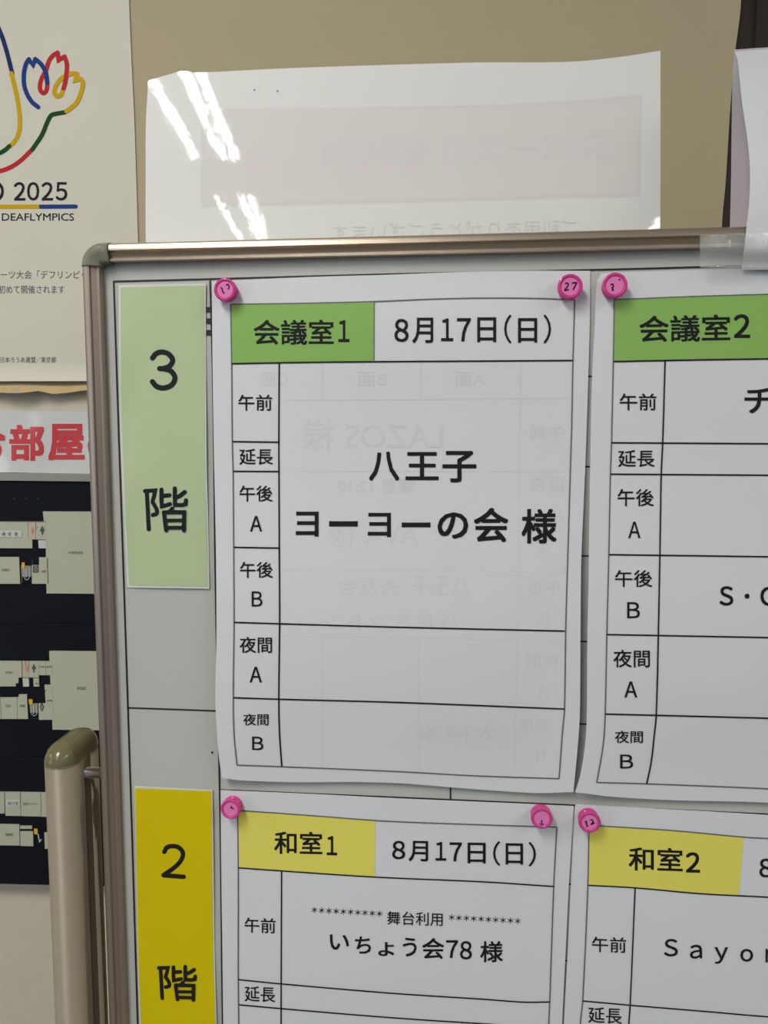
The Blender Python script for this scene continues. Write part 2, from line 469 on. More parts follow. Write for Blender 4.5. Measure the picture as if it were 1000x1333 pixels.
def plate(pts, m='plate', h=.0016, nm='room_plate'):
    return slab(nm, pts, M[m], di, .012, .012 + h)
# third-floor plan
plate([(55.6, 665.7), (124, 666), (129, 773), (60.5, 772.5), (59.5, 700)], h=.0014)
plate([(-40, 678.4), (36, 678.6), (37, 702.4), (41.8, 702.6), (42, 713.8), (-40, 713.4)])
plate([(36.6, 678.6), (46.2, 678.6), (46.6, 702.3), (37.4, 702.3)], 'plate2')
plate([(46.8, 678.6), (59.4, 678.7), (60, 702.4), (47, 702.3)])
plate([(49.8, 703.2), (60, 703.2), (60.2, 713.8), (50.4, 713.8)], 'tagw')
plate([(-40, 725), (24.6, 725.2), (26.2, 760), (-40, 760)])
plate([(27.4, 736), (40.4, 737), (41, 759), (28.6, 759)], 'steps')
plate([(50.8, 725.5), (60.6, 725.6), (62.2, 760), (41.6, 760), (41.4, 735.5), (50.8, 736)])
# second-floor plan
plate([(64, 847.4), (140, 848), (140, 951), (68.5, 949.8), (66, 900)], h=.0014)
plate([(-40, 860.5), (28.2, 860.6), (28.4, 882), (24, 882), (24, 889.5), (20.5, 889.5), (20.5, 893.6), (-40, 893.6)])
plate([(28.8, 860.7), (37.2, 860.7), (37.6, 882), (29, 882)], 'plate2')
plate([(37.7, 860.7), (49.8, 860.7), (50.4, 882), (38, 882)])
plate([(50.2, 860.7), (59, 860.7), (59.6, 879), (50.7, 879)]); plate([(59.4, 860.7), (67.8, 860.7), (68.4, 879), (59.9, 879)])
plate([(29.4, 883), (37.4, 883), (37.8, 893.8), (30, 893.8)], 'tagw'); plate([(43.2, 883), (50.6, 883), (51, 893.8), (43.8, 893.8)])
plate([(58, 891.5), (68.6, 891.5), (70.4, 937), (50.6, 937), (50, 915.8), (59.4, 915.8)])
plate([(1, 908), (22, 908), (22.6, 936), (2, 936)]); plate([(22.5, 907.6), (24.4, 907.6), (24.4, 904), (35, 904), (36.4, 936), (23, 936)]); plate([(-40, 908), (.4, 908), (1.4, 936), (-40, 936)])
plate([(38.6, 916), (49, 916), (49.8, 935.6), (39.6, 935.6)], 'steps')
# first-floor plan
plate([(-40, 1026), (-2, 1031), (5.4, 1031), (5.8, 1059), (-40, 1059)]); plate([(6.2, 1031), (26, 1031.2), (27, 1062.2), (7.2, 1062)])
plate([(26.8, 1031.2), (52.6, 1031.6), (53.4, 1063), (27.6, 1062.4)]); plate([(53.2, 1031.6), (74, 1032), (74, 1063.6), (54, 1063.2)])
plate([(-40, 1072.5), (25, 1073.5), (25.6, 1100.8), (-40, 1100)]); plate([(26, 1075.2), (41.4, 1075.4), (41.6, 1079.2), (26.2, 1079)])
plate([(26.2, 1082.4), (42.8, 1082.6), (43.4, 1101.6), (26.6, 1101.2)]); plate([(57.6, 1084), (74, 1084), (74, 1105), (58.4, 1105)])
# small plan marks
pm = Sheet(WY, lambda px, py: .0140)
for q in ([(28.3, 732), (32, 732), (32.4, 739.8), (28.6, 739.8)], [(37.4, 910), (42.2, 910), (42.6, 917), (37.8, 917)], [(44.2, 1078.6), (48.8, 1078.8), (49, 1086), (44.6, 1086)]):
    pm.quad('yellow_marker', *q, M['map_yel'], di, .0002, 2)['label'] = 'small yellow you-are-here marker'
for q in ([(0, 690.6), (28, 690.8), (28, 699.6), (0, 699.4)], [(8, 1041), (25.6, 1041.2), (25.8, 1050), (8.2, 1050)]):
    pm.quad('name_tag', *q, M['tagw'], di, .0002, 2)['label'] = 'white room name tag'
pm.text('plan_lettering', [('講', 2.4, 7, 692.8, 697.4), ('座', 10.2, 14.8, 692.8, 697.4), ('室', 18.6, 23.4, 692.8, 697.4), ('料理実習室', 89, 108, 717.6, 721, 0, 0),
                           ('会議室1', 2, 12.5, 740, 743.6, 0, 0), ('倉庫', 54, 60, 742, 745.6, 0, 0), ('和室2', 6.8, 17, 873.5, 877, 0, 0), ('体育室', 100, 111, 893.8, 897.8, 0, 0),
                           ('和室1', 7, 14, 917, 920.6, 0, 0), ('準備', 25.4, 32, 917, 920.6, 0, 0), ('倉庫', 51, 58, 866.8, 869, 0, 0), ('倉庫', 60, 67, 866.8, 869, 0, 0), ('倉庫', 60.6, 68, 910.6, 913.4, 0, 0),
                           ('展示室', 10, 24, 1043.4, 1048.4, 0, 0), ('談話コーナー', 30, 49.5, 1044.6, 1048.2, 0, 0), ('事務室', 6.6, 17, 1084.6, 1088.4, 0, 0)],
        M['map_ink'], di, 0.004, .0004)
def person(cx, cy, h, m):
    return [(h * .22, [(cx, cy - h * .46), (cx, cy - h * .45)], False), (h * .30, [(cx, cy - h * .2), (cx, cy + h * .05)], False), (h * .12, [(cx - h * .2, cy - h * .2), (cx - h * .16, cy + h * .08)], False),
            (h * .12, [(cx + h * .2, cy - h * .2), (cx + h * .16, cy + h * .08)], False), (h * .14, [(cx, cy), (cx, cy + h * .5)], False)]
for q in ((54.7, 690.6, 10), (43.8, 870, 9.5)): pm.strokes('restroom_symbol', person(*q, 0), M['map_ink'], di, .0003)
for q in ((41.8, 690.6, 8), (34, 870, 8.5)): pm.strokes('restroom_symbol', person(*q, 0), M['map_red'], di, .0003)['label'] = 'faded red restroom symbol'
pm.strokes('plan_symbol', [(1.0, [(44, 738), (48.6, 743.6)], False), (1.0, [(48.6, 738), (44, 743.6)], False), (1.2, [(43.4, 737), (49.2, 737), (49.2, 744.4), (43.4, 744.4), (43.4, 737)], False),
                           ], M['map_ink'], di, .0003)
pm.strokes('plan_symbol', [(1.4, [(54.4, 916), (56.4, 920), (54.4, 925), (52.6, 920), (54.4, 916)], False), (1.2, [(46.5, 889.6), (49.3, 889.6)], False), (1.6, [(58.5, 899), (59.4, 899.4)], False)], M['map_ink'], di, .0003)
pm.strokes('stair_rail', [(.7, [(31, 741), (31.4, 751), (34.6, 754.8), (38.4, 751), (38.2, 741)], True), (1.2, [(33.8, 741), (34.2, 751)], False),
                          (.7, [(40.6, 919), (41.2, 929), (44.4, 932), (47.6, 929), (47.4, 919)], True), (1.2, [(43.4, 919), (43.8, 929)], False), (1.4, [(49.6, 1086), (51.4, 1096), (53.6, 1093)], False)], M['tagw'], di, .0003)
pm.quad('stair_well', (28.7, 750.6), (40.8, 750.6), (41, 759), (28.8, 759), M['navy'], di, .00015, 2)
pm.quad('stair_well', (39.3, 927.6), (49.6, 927.6), (49.8, 935.4), (39.6, 935.4), M['navy'], di, .00015, 2)
pm.lines('plan_line', [[(-20, 678.6), (59, 678.8)], [(46.4, 686), (49.6, 686.4)], [(61.4, 726), (62.4, 760)], [(42, 728), (42, 735)], [(28.6, 861), (28.8, 882)], [(33.2, 861), (33.2, 866)]], .6, M['map_ink'], di, .0002)
for xx in (18.4, 33.4, 49.2):
    dir_s.strokes('panel_screw', [(2.0, [(xx, 649.2), (xx + .2, 649.2)], False)], M['seam'], di, .0004)

# ------------------------------------------------------------------ the whiteboard and its stand
XL = (at(108, 344, -.004).x + at(124.5, 800, -.004).x + at(147, 1333, -.004).x) / 3
ZT = (at(135, 317.5, -.004).z + at(600, 306, -.004).z + at(944, 296.8, -.004).z) / 3
XR, ZB = XL + 1.22, ZT - .92
FW = .0148
wb = empty('whiteboard', 'whiteboard with bronze-coloured metal frame and black ruled grid on a taupe post stand', 'whiteboard', (XL + .6, 0, 0))
def kid(o): return adopt(wb, o)
kid(obj('board_panel', *box(XL + .006, XR - .006, 0, .008, ZB + .006, ZT - .006), M['board']))
PROF = [(0, -.010), (0, .0045), (.0004, .0076), (.0011, .0088), (.0022, .0095), (.0034, .0100), (.0048, .0104), (.0064, .0106), (.0070, .0101), (.0077, .0082), (.0112, .0064), (.0118, .0062), (.0122, .0078), (.0142, .0078), (.0148, .0066), (.0148, -.0005), (.0148, -.010)]
def arms(corner, du, dv, L0, L1, prof):
    """extrude the profile along du from L0 to L1; dv points inwards"""
    v = []
    for L in (L0, L1):
        for u, d in prof: v.append(Vector((corner[0], 0, corner[1])) + du * L + dv * u + Vector((0, -d, 0)))
    n = len(prof); f = [(i, (i + 1) % n, n + (i + 1) % n, n + i) for i in range(n)] + [tuple(range(n)), tuple(range(2 * n - 1, n - 1, -1))]
    return v, f
X, Z = Vector((1, 0, 0)), Vector((0, 0, 1))
top = kid(obj('frame_rail', *arms((XL, ZT), X, -Z, .018, XR - XL - .018, PROF), M['alu_d'], smooth=False))
kid(obj('frame_rail', *arms((XL, ZB), X, Z, .018, XR - XL - .018, PROF), M['alu_d']))
kid(obj('frame_rail', *arms((XL, ZT), -Z, X, .015, ZT - ZB - .015, PROF), M['alu']))
kid(obj('frame_rail', *arms((XR, ZT), -Z, -X, .015, ZT - ZB - .015, PROF), M['alu']))
def corner(cx, cz, sx, sz):
    prof = [(-.0008, -.0105), (-.0008, .0050), (.0002, .0084), (.0025, .0112), (.0055, .0122), (.0090, .0116), (.0120, .0100), (.0145, .0098), (.0160, .0080), (.0162, .0003)]
    R = .0175; v = []; rows = []
    def row(ox, oz, nx, nz):     # outer point and inward normal
        rows.append(len(v))
        for u, d in prof: v.append((cx + sx * (ox + nx * u), -d, cz - sz * (oz + nz * u)))
    row(.0235, 0, 0, 1); row(R, 0, 0, 1)
    for k in range(1, 8):
        a_ = math.pi / 2 * k / 8
        row(R - R * math.sin(a_), R - R * math.cos(a_), math.sin(a_), math.cos(a_))
    row(0, R, 1, 0); row(0, .0182, 1, 0)
    n = len(prof); f = []
    for r0, r1 in zip(rows, rows[1:]):
        for i in range(n): j = (i + 1) % n; f.append((r0 + i, r0 + j, r1 + j, r1 + i))
    f.append(tuple(range(n))); f.append(tuple(range(rows[-1], rows[-1] + n)))
    o = obj('corner_cap', v, f, M['cornerp'], smooth=True)
    return kid(o)
for cx, cz, sx, sz in ((XL, ZT, 1, 1), (XR, ZT, -1, 1), (XL, ZB, 1, -1), (XR, ZB, -1, -1)): corner(cx, cz, sx, sz)

# ruled grid taped on the board
g = Sheet(0, lambda px, py: .0002)
gl = g.lines('grid_line', [
    (2.4, [(147.5, 366.4), (260, 363.6), (520, 356.6), (800, 350.6), (967, 346), (1100, 342.4), (1700, 326)]),
    (2.2, [(148, 366), (153, 520), (162, 785), (171, 1060), (179.5, 1340), (186, 1500)]),
    (2.2, [(273.5, 365), (277, 496), (280.8, 780), (286.5, 1060), (289.8, 1333), (293, 1500)]),
    (2.0, [(166.5, 921.4), (281, 925.4), (757, 942.5), (1050, 953), (1700, 977)]),
    (2.4, [(286, 1028.4), (520, 1038.4), (747, 1048.4), (1000, 1060.2), (1100, 1065), (1700, 1093)]),
    (2.0, [(276, 487), (768, 490), (1700, 487)]), (2.0, [(279, 605.5), (768, 607.5), (1700, 611)]), (2.0, [(281, 716.5), (762, 723.7), (1050, 728), (1700, 738)]), (2.0, [(283, 822), (757, 835), (1050, 843), (1700, 861)]),
    (2.0, [(288.5, 1125), (740.5, 1150.8), (1050, 1168), (1700, 1205)]), (2.0, [(289.5, 1223), (736, 1250.4), (1050, 1270), (1700, 1311)]),
    (2.0, [(586.3, 365), (586.5, 700), (586.6, 1043)])], 2.0, M['grid'], None, .0002)
for o in gl: kid(o)
for o in g.lines('printed_bar', [[(267.5, 403), (290, 403)], [(268, 418), (290, 418)], [(269, 433), (290, 433)]], 7.0, M['grid'], None, .0004): kid(o)
for x, y in ((280.2, 606), (282.2, 716.6), (276, 979.5), (288.2, 1126), (289.6, 1223.5), (291, 1318)): kid(g.strokes('ink_dot', [(2.6, [(x, y), (x + .3, y)], False)], M['grid'], None, .0005))

# stand posts
PC = at(91.0, 985, -.002)
ZC = at(80, 1003, -.03).z
def stadium(hw, hl, n=14, notch=False):
    pts = []; s = hl - hw
    for k in range(n + 1):
        a_ = -math.pi + math.pi * k / n; pts.append((hw * math.cos(a_), -s + hw * math.sin(a_)))
    if notch: pts += [(hw, -.0058), (hw - .0065, -.0058), (hw - .0065, .0058), (hw, .0058)]
    for k in range(n + 1):
        a_ = math.pi * k / n; pts.append((hw * math.cos(a_), s + hw * math.sin(a_)))
    return pts
def stand(px_, side):
    P = stadium(.0134, .0315, notch=True); P = [(side * x, y) for x, y in P]
    n = len(P)
    v = [(px_ + x, y + .002, .05) for x, y in P] + [(px_ + x, y + .002, ZC) for x, y in P]
    f = [(i, (i + 1) % n, n + (i + 1) % n, n + i) for i in range(n)] + [tuple(range(n)), tuple(range(n, 2 * n))]
    po = kid(obj('stand_post', v, f, M['post']))
    for p in po.data.polygons[:n]: p.use_smooth = abs(p.normal.x) < .98 or True
    # domed cap with a tongue dropping into the slot
    Q = stadium(.0136, .0317); m = len(Q); v = []; f = []
    prof = [(1, 0), (1.0, .0015), (.985, .0045), (.93, .0085), (.82, .0122), (.66, .0150), (.45, .0168), (.22, .0176)]
    for sc, h in prof:
        for x, y in Q:
            hl = .0317 - .0136
            yy = max(-hl, min(hl, y)); v.append((px_ + side * x * sc, .002 + yy * (0.5 + .5 * sc) + (y - yy) * sc, ZC + .0002 + h))
    for r in range(len(prof) - 1):
        for i in range(m): f.append((r * m + i, r * m + (i + 1) % m, (r + 1) * m + (i + 1) % m, (r + 1) * m + i))
    f.append(tuple(range((len(prof) - 1) * m, len(prof) * m))); f.append(tuple(range(m)))
    cp = obj('post_cap', v, f, M['cap'], po, smooth=True); cp['label'] = 'glossy olive plastic end cap'
    xa, xb = sorted((px_ + side * .0072, px_ + side * .0134))
    obj('cap_tongue', *box(xa, xb, -.0035, .0075, ZC - .010, ZC + .002), M['cap'], po)
    xa, xb = sorted((px_ + side * .0056, px_ + side * .0085))
    obj('post_slot', *box(xa, xb, -.0036, .0076, .30, ZC - .0105), M['post'], po)
    # pivot rod into the frame
    zr = at(122, 1007, 0).z; n = 24; x0 = px_ + side * .007; x1 = (XL + .001) if side > 0 else (XR - .001); v = []; f = []
    for x in (x0, x1):
        for k in range(n): a_ = 2 * math.pi * k / n; v.append((x, .0020 + .0047 * math.cos(a_), zr + .0047 * math.sin(a_)))
    f = [(i, (i + 1) % n, n + (i + 1) % n, n + i) for i in range(n)] + [tuple(range(n)), tuple(range(n, 2 * n))]
    kid(obj('pivot_rod', v, f, M['chrome'], smooth=True))
    xa, xb = sorted((px_ + side * .0084, px_ + side * .0105))
    obj('rod_hole_shade', *box(xa, xb, -.0036, .0076, zr - .007, zr + .008), M['groove'], po)  # solid dark block: the hole's shade is put into its colour
    kid(bevel_box('stand_foot', px_ - .02, px_ + .02, -.28, .28, 0, .05, M['post'], .006))
stand(PC.x, 1)
stand(XR + (XL - PC.x), -1)
kid(bevel_box('stand_crossbar', PC.x, XR + (XL - PC.x), -.012, .016, .25, .29, M['post'], .004))

# ------------------------------------------------------------------ laminated strips with the storey numbers
def kai(x0, x1, y0, y1, sl=0.0, wd=5.3):
    def m_(L):
        o = []
        for x, y in L:
            X_ = x0 + wd / 2 + (x1 - x0 - wd) * (x - 305) / (636 - 305); Y_ = y0 + wd / 2 + (y1 - y0 - wd) * (y - 225) / (563 - 225)
            o.append((X_, Y_ + sl * (X_ - (x0 + x1) / 2)))
        return o
    return [(wd, m_([(305, 247), (388, 242), (380, 285), (366, 335)]), False), (wd, m_([(366, 335), (388, 372), (402, 405), (398, 430), (368, 440)]), True), (wd, m_([(320, 247), (328, 400), (336, 555)]), False),
            (wd, m_([(438, 235), (438, 330), (442, 370), (508, 352)]), False), (wd, m_([(440, 287), (502, 280)]), False),
            (wd, m_([(545, 225), (545, 300), (548, 358), (600, 360), (632, 352), (636, 322)]), False), (wd, m_([(552, 300), (590, 283), (626, 254)]), False),
            (wd * .9, m_([(526, 386), (500, 414)]), False), (wd, m_([(458, 418), (466, 490), (476, 563)]), False),
            (wd, m_([(458, 418), (540, 417), (621, 417), (619, 563)]), False), (wd * .85, m_([(478, 484), (616, 482)]), False), (wd * .9, m_([(478, 541), (616, 541)]), False)]
def wave(px, py, a=.0011): return a * (math.sin(py / 33 + .8) * math.exp(-((px - 160) / 22) ** 2) + math.sin(py / 41) * math.exp(-((px - 278) / 16) ** 2))
s3 = Sheet(0, lambda px, py: .0016 + wave(px, py))
f3 = s3.paper('storey_strip', [(154.4, 371), (267.8, 368.6)], [(267.8, 368.6), (268, 451), (268.9, 600), (271, 680), (272.6, 766.4)], [(165.6, 764.8), (272.6, 766.4)],
              [(154.4, 371), (155.2, 515), (157.8, 600), (161.5, 680), (165.6, 764.8)], M['card_white'], 24, 60, .0004)
tag(f3, 'laminated pale green strip with a black 3, on the left of the board', 'sign', 'storey strips')
s3.patch('coloured_card', [(157, 374), (265.6, 371.6)], [(265.6, 371.6), (266, 451), (266.8, 600), (268.8, 680), (270.2, 763.4)], [(168, 761.6), (270.2, 763.4)],
         [(157, 374), (157.8, 515), (160.4, 600), (164, 680), (168, 761.6)], M['card_green'], f3, .0003, 40)['label'] = 'pale green card inside the lamination'
s3.patch('lamination_film', [(151.5, 369), (273, 366.3)], [(273, 366.3), (275, 600), (277.5, 769.5)], [(163, 768), (277.5, 769.5)], [(151.5, 369), (153, 515), (156, 600), (163, 768)], M['film'], f3, .0012, 40)
s3.strokes('numeral', [(6.8, [(198.6, 466), (203, 460.5), (210.4, 458.2), (219, 460.6), (224.8, 468.4), (221.4, 476), (212.4, 479.8)], True),
                       (6.8, [(207.8, 479.8), (213.4, 479.8)], False),
                       (6.8, [(212.4, 479.8), (222, 482.6), (227.7, 491.5), (224, 500.6), (213.5, 505), (204, 503), (198.4, 496.8)], True)], M['ink'], f3, .0005)
s3.strokes('kanji', kai(186, 244.8, 633, 693), M['ink'], f3, .0005)
s2 = Sheet(0, lambda px, py: .0016 + wave(px - 6, py) * .6)
f2 = s2.paper('storey_strip', [(175, 1023), (276.6, 1028.4)], [(276.6, 1028.4), (278.4, 1160), (279.5, 1240), (282, 1333), (285, 1428)], [(186, 1424), (285, 1428)],
              [(175, 1023), (177.6, 1160), (179, 1240), (181.8, 1333), (186, 1424)], M['card_white'], 24, 60, .0004)
tag(f2, 'laminated bright yellow strip with a black 2, low on the left of the board', 'sign', 'storey strips')
s2.patch('coloured_card', [(175.9, 1026.2), (274.9, 1030)], [(274.9, 1030), (276.4, 1160), (277.4, 1240), (280.4, 1333), (283, 1424)], [(188, 1420), (283, 1424)],
         [(175.9, 1026.2), (178.4, 1160), (180, 1240), (183.4, 1333), (188, 1420)], M['card_yellow'], f2, .0003, 40)['label'] = 'bright yellow card inside the lamination'
s2.patch('lamination_film', [(172, 1020), (281.5, 1025)], [(281.5, 1025), (283.5, 1160), (287, 1333), (290, 1432)], [(182, 1428), (290, 1432)], [(172, 1020), (175, 1160), (179.5, 1333), (182, 1428)], M['film'], f2, .0012, 40)
s2.strokes('numeral', [(5.8, [(213.9, 1109), (217, 1103.4), (224.4, 1101.4), (233, 1103.4), (238.2, 1111), (235, 1121), (226, 1130), (213, 1139)], True),
                       (5.8, [(213, 1139.4), (239.2, 1141.4)], False)], M['ink'], f2, .0005)
s2.strokes('kanji', kai(204.3, 256.5, 1255.5, 1303.5, .03, 4.9), M['ink'], f2, .0005)

# ------------------------------------------------------------------ booking sheets held by magnets
def sm(a, b, t):
    t = max(0, min(1, (t - a) / (b - a))); return t * t * (3 - 2 * t)
def d1f(px, py):
    t = (py - 355) / 670; L = sm(420, 280, px); R = sm(640, 760, px)
    return .0012 + .0022 * math.sin(math.pi * max(0, min(1, t))) + .0055 * sm(.35, .75, t) * (1 - .55 * sm(.78, 1.0, t)) + .004 * (L * L + R * R) * sm(.75, 1, t) + .0015 * (1 - L) * (1 - R) * sm(0, .1, t) * sm(.3, .1, t)
def d2f(px, py):
    t = (py - 352) / 685; L = sm(900, 765, px)
    return .0014 + .0022 * math.sin(math.pi * max(0, min(1, t))) + .0055 * sm(.35, .75, t) * (1 - .55 * sm(.78, 1.0, t)) + .004 * L * L * sm(.75, 1, t)
def d3f(px, py): return .0012 + .0022 * sm(1060, 1300, py) + .0008 * math.sin(px / 60) * sm(1060, 1200, py)
def d4f(px, py): return .0013 + .0024 * sm(1070, 1300, py)
GREY = 1.7
# --- sheet: meeting room 1
A = Sheet(0, d1f)
sh = A.paper('booking_sheet', [(276, 366), (330, 363.5), (420, 360), (500, 357.8), (600, 354), (680, 352.5), (768.4, 352.6)],
             [(768.4, 352.6), (768, 415), (762.7, 590), (757, 724), (756, 800), (755.4, 900), (754.6, 940), (751, 986), (746.5, 1031)],
             [(289, 1012.5), (310, 1015.6), (338, 1017), (390, 1018.4), (450, 1018), (520, 1019.6), (600, 1026), (650, 1029.6), (700, 1032.4), (746.5, 1031)],
             [(276, 366), (276.2, 418), (277, 496), (278.7, 600), (281, 710), (281.8, 826), (280.4, 899), (281, 930), (284.7, 982), (289, 1012.5)], M['paper'])
tag(sh, 'white booking sheet with green heading for meeting room 1, centre of the board', 'notice', 'booking sheets on the board')
A.patch('coloured_heading', [(300.4, 396), (390, 394.6), (487, 392.4)], [(487, 392.4), (486.6, 470.8)], [(301.4, 473), (390, 471.6), (486.6, 470.8)], [(300.4, 396), (301.4, 473)], M['green'], sh, .0003)['label'] = 'green heading box'
A.lines('border_line', [[(300.3, 396), (390, 394.8), (485, 392.6), (560, 389.4), (620, 388), (690, 388.2), (748.4, 390)],
                         [(748.4, 390), (746, 469), (744.5, 550), (743.6, 580), (740, 700), (736.6, 820), (735, 923), (732.6, 950), (728, 1013.6)],
                         [(300.3, 396), (301.6, 472.6), (302.4, 574), (303.4, 614), (304.2, 712.6), (304.7, 811), (303.7, 908), (304.7, 956), (308.6, 996)],
                         [(308.6, 996), (365, 998), (520, 1004.5), (620, 1010), (728, 1013.6)]], GREY, M['greyink'], sh)
A.lines('table_line', [[(301.4, 473.4), (390, 471.8), (487, 470.8), (620, 470), (746, 469.2)],
                        [(363.5, 472), (363, 574), (363.2, 614), (363.6, 712), (364, 811), (363, 910.5), (364, 956), (366.9, 997.6)],
                        [(302.4, 574.8), (363.2, 575.6)], [(303.4, 613.5), (363.2, 613.8)], [(304.2, 712.4), (363.5, 713.5)],
                        [(304.7, 810.2), (364, 812), (520, 816.5), (735.5, 821.5)], [(303.7, 908.3), (363, 910.2), (520, 914.5), (735, 923)]], 2.0, M['ink'], sh, .00045)
A.lines('table_line', [[(487.2, 392.4), (486.8, 470.6)]], 1.1, M['greyink'], sh, .0005)[0]['label'] = 'fine dotted divider'
A.text('sheet_lettering', [
    ('会議室', 330.2, 434.6, 416, 449, .0, .016), ('1', 440.6, 455, 416.6, 445.4, 0, .018),
    ('8', 513.5, 532, 415, 445, 0), ('月', 537, 564, 413.4, 446.6, 0), ('1', 574.4, 590, 414.4, 444), ('7', 595, 613, 414, 444.4), ('日', 621.4, 646, 413, 445.4), ('(', 656.5, 666, 409.5, 447, 0, .004),
    ('日', 674.5, 699.4, 414, 446), (')', 707.5, 717.4, 409.5, 447, 0, .004)], M['ink'], sh, .013)
A.text('time_lettering', [('午前', 310.2, 354.2, 513.7, 534.6), ('延長', 311.5, 355.2, 584.2, 605), ('午後', 311.8, 355, 632, 653), ('A', 325.6, 341.2, 671.6, 692), ('午後', 312.5, 355.4, 731.3, 752.2),
                          ('B', 327.6, 341.6, 769.8, 789.6), ('夜間', 312, 354.2, 829, 850), ('A', 325, 341, 868, 888.4), ('夜間', 316.7, 349.7, 929, 944.4), ('B', 328.2, 342.9, 959, 976.4, .03)], M['ink'], sh, .009)
A.text('name_lettering', [('八', 480.5, 520, 588, 626), ('王', 528, 571, 588.4, 625), ('子', 576, 620.2, 586.8, 628), ('ヨ', 385, 414.8, 665.8, 698.6), ('ー', 428.5, 465.8, 678.2, 685.6), ('ヨ', 479, 509, 667.4, 699.2),
                          ('ー', 523, 560.6, 680, 686.6), ('の', 569.8, 609.6, 667, 701.4), ('会', 616.8, 662, 661, 706), ('様', 679, 724.8, 662.4, 707.6)], M['ink'], sh, .019)
A.text('show_through_print', [('A面', 632, 592, 484, 503), ('B面', 503, 465, 484, 503), ('C面', 375, 340, 484, 503), ('LAZOS 様', 577, 395, 546, 586), ('午前', 736, 690, 553, 572), ('延長', 736, 690, 620, 641),
                              ('午後', 734, 690, 668, 688), ('A', 716, 702, 704, 722), ('八王子', 612, 536, 750, 776), ('秀友会', 520, 440, 752, 776), ('午後', 730, 686, 755, 776), ('B', 716, 703, 796, 815), ('バドミントン', 600, 420, 798, 820),
                              ('夜間', 728, 685, 850, 870), ('A', 714, 700, 890, 910), ('練習 12:10', 540, 440, 622, 642), ('AVA 様', 545, 430, 680, 712),
                              ('夜間', 715, 676, 936, 952), ('B', 710, 698, 976, 992), ('太極拳', 650, 540, 944, 966)], M['ghost'], sh, .0, .00012)
A.lines('show_through_line', [[(678, 474), (676, 640), (674, 820), (670, 1000)], [(368, 521), (742, 518.6)], [(368, 613.4), (740, 614)], [(368, 742), (738, 745)], [(368, 828), (735, 834)], [(420, 474), (420, 519)], [(548, 472), (548, 519)],
                               [(420, 830), (420, 1000)], [(545, 832), (545, 1004)]], 1.2, M['ghost'], sh, .0001)
# --- sheet: meeting room 2
B = Sheet(0, d2f)
sh = B.paper('booking_sheet', [(783, 355.6), (870, 352.6), (940, 350.6), (1000, 350), (1270, 343)], [(1270, 343), (1255, 700), (1243, 1062)],
             [(749, 1031.4), (770, 1034), (800, 1037.5), (875, 1041.6), (1000, 1045), (1243, 1062)],
             [(783, 355.6), (778.6, 361), (776, 380), (774.6, 421), (771, 488.5), (768.4, 610), (767, 700), (766.4, 760), (764.8, 835), (763.8, 943), (760.5, 981), (755, 1012), (749, 1031.4)], M['paper'], 48, 60)
tag(sh, 'white booking sheet with green heading for meeting room 2, right of the first sheet', 'notice', 'booking sheets on the board')
B.patch('coloured_heading', [(800, 390), (900, 386), (1003, 383)], [(1003, 383), (1003, 467)], [(798.6, 470.5), (900, 468.4), (1003, 467)], [(800, 390), (798.6, 470.5)], M['green'], sh, .0003)['label'] = 'green heading box'
B.lines('border_line', [[(800, 390), (900, 386), (1000, 383), (1235, 376)], [(1235, 376), (1225, 700), (1214, 1038)],
                         [(800, 390), (798.6, 470), (796.2, 576.3), (794.8, 617.3), (792.7, 722), (790.2, 826), (788, 929.5), (786, 964.6), (780.5, 999.7), (777, 1018.6)],
                         [(777, 1018.6), (844, 1020.4), (1000, 1026.8), (1214, 1038)]], GREY, M['greyink'], sh)
B.lines('table_line', [[(798.6, 470.6), (900, 468.6), (1000, 467), (1232, 463)],
                        [(866, 470), (862.9, 576.3), (861, 617), (859.6, 700), (857.2, 828), (854.5, 931), (852, 956.5), (848, 991.7), (842, 1020.5)],
                        [(796.2, 576.3), (1000, 577.6), (1230, 579)], [(794.8, 617.2), (1000, 618.6), (1229, 620)], [(792.7, 722), (1000, 724.8), (1224, 729)], [(790, 826), (1000, 830), (1220, 835)], [(788, 929.5), (1000, 935), (1218, 942)]],
        2.0, M['ink'], sh, .00045)
B.text('sheet_lettering', [('会議室', 832.4, 951, 410, 445, -.015, .016), ('2', 955.4, 976.8, 409, 440, 0, .018), ('8月17日(日)', 1022, 1215, 400, 440, -.02)], M['ink'], sh, .013)
B.text('time_lettering', [('午前', 807, 854.8, 512.2, 534.2), ('延長', 804.8, 852.4, 585.8, 608), ('午後', 804, 851.4, 636.6, 659), ('A', 818.2, 834, 679, 700.6), ('午後', 800.8, 849.4, 742, 764.2), ('B', 816.6, 833.2, 783.8, 804.8),
                          ('夜間', 798.6, 846.2, 845.8, 868.8), ('A', 813, 829.8, 887.2, 908), ('夜間', 800.6, 837.2, 951.2, 967.4), ('B', 807.5, 824.4, 982.2, 1000.4)], M['ink'], sh, .009)
B.text('name_lettering', [('チ', 969.4, 1007, 505, 538), ('S', 936.8, 954.8, 763, 788.4), ('・', 969.6, 976, 772.8, 779.2), ('C', 990, 1011.5, 763.4, 789)], M['ink'], sh, .014)
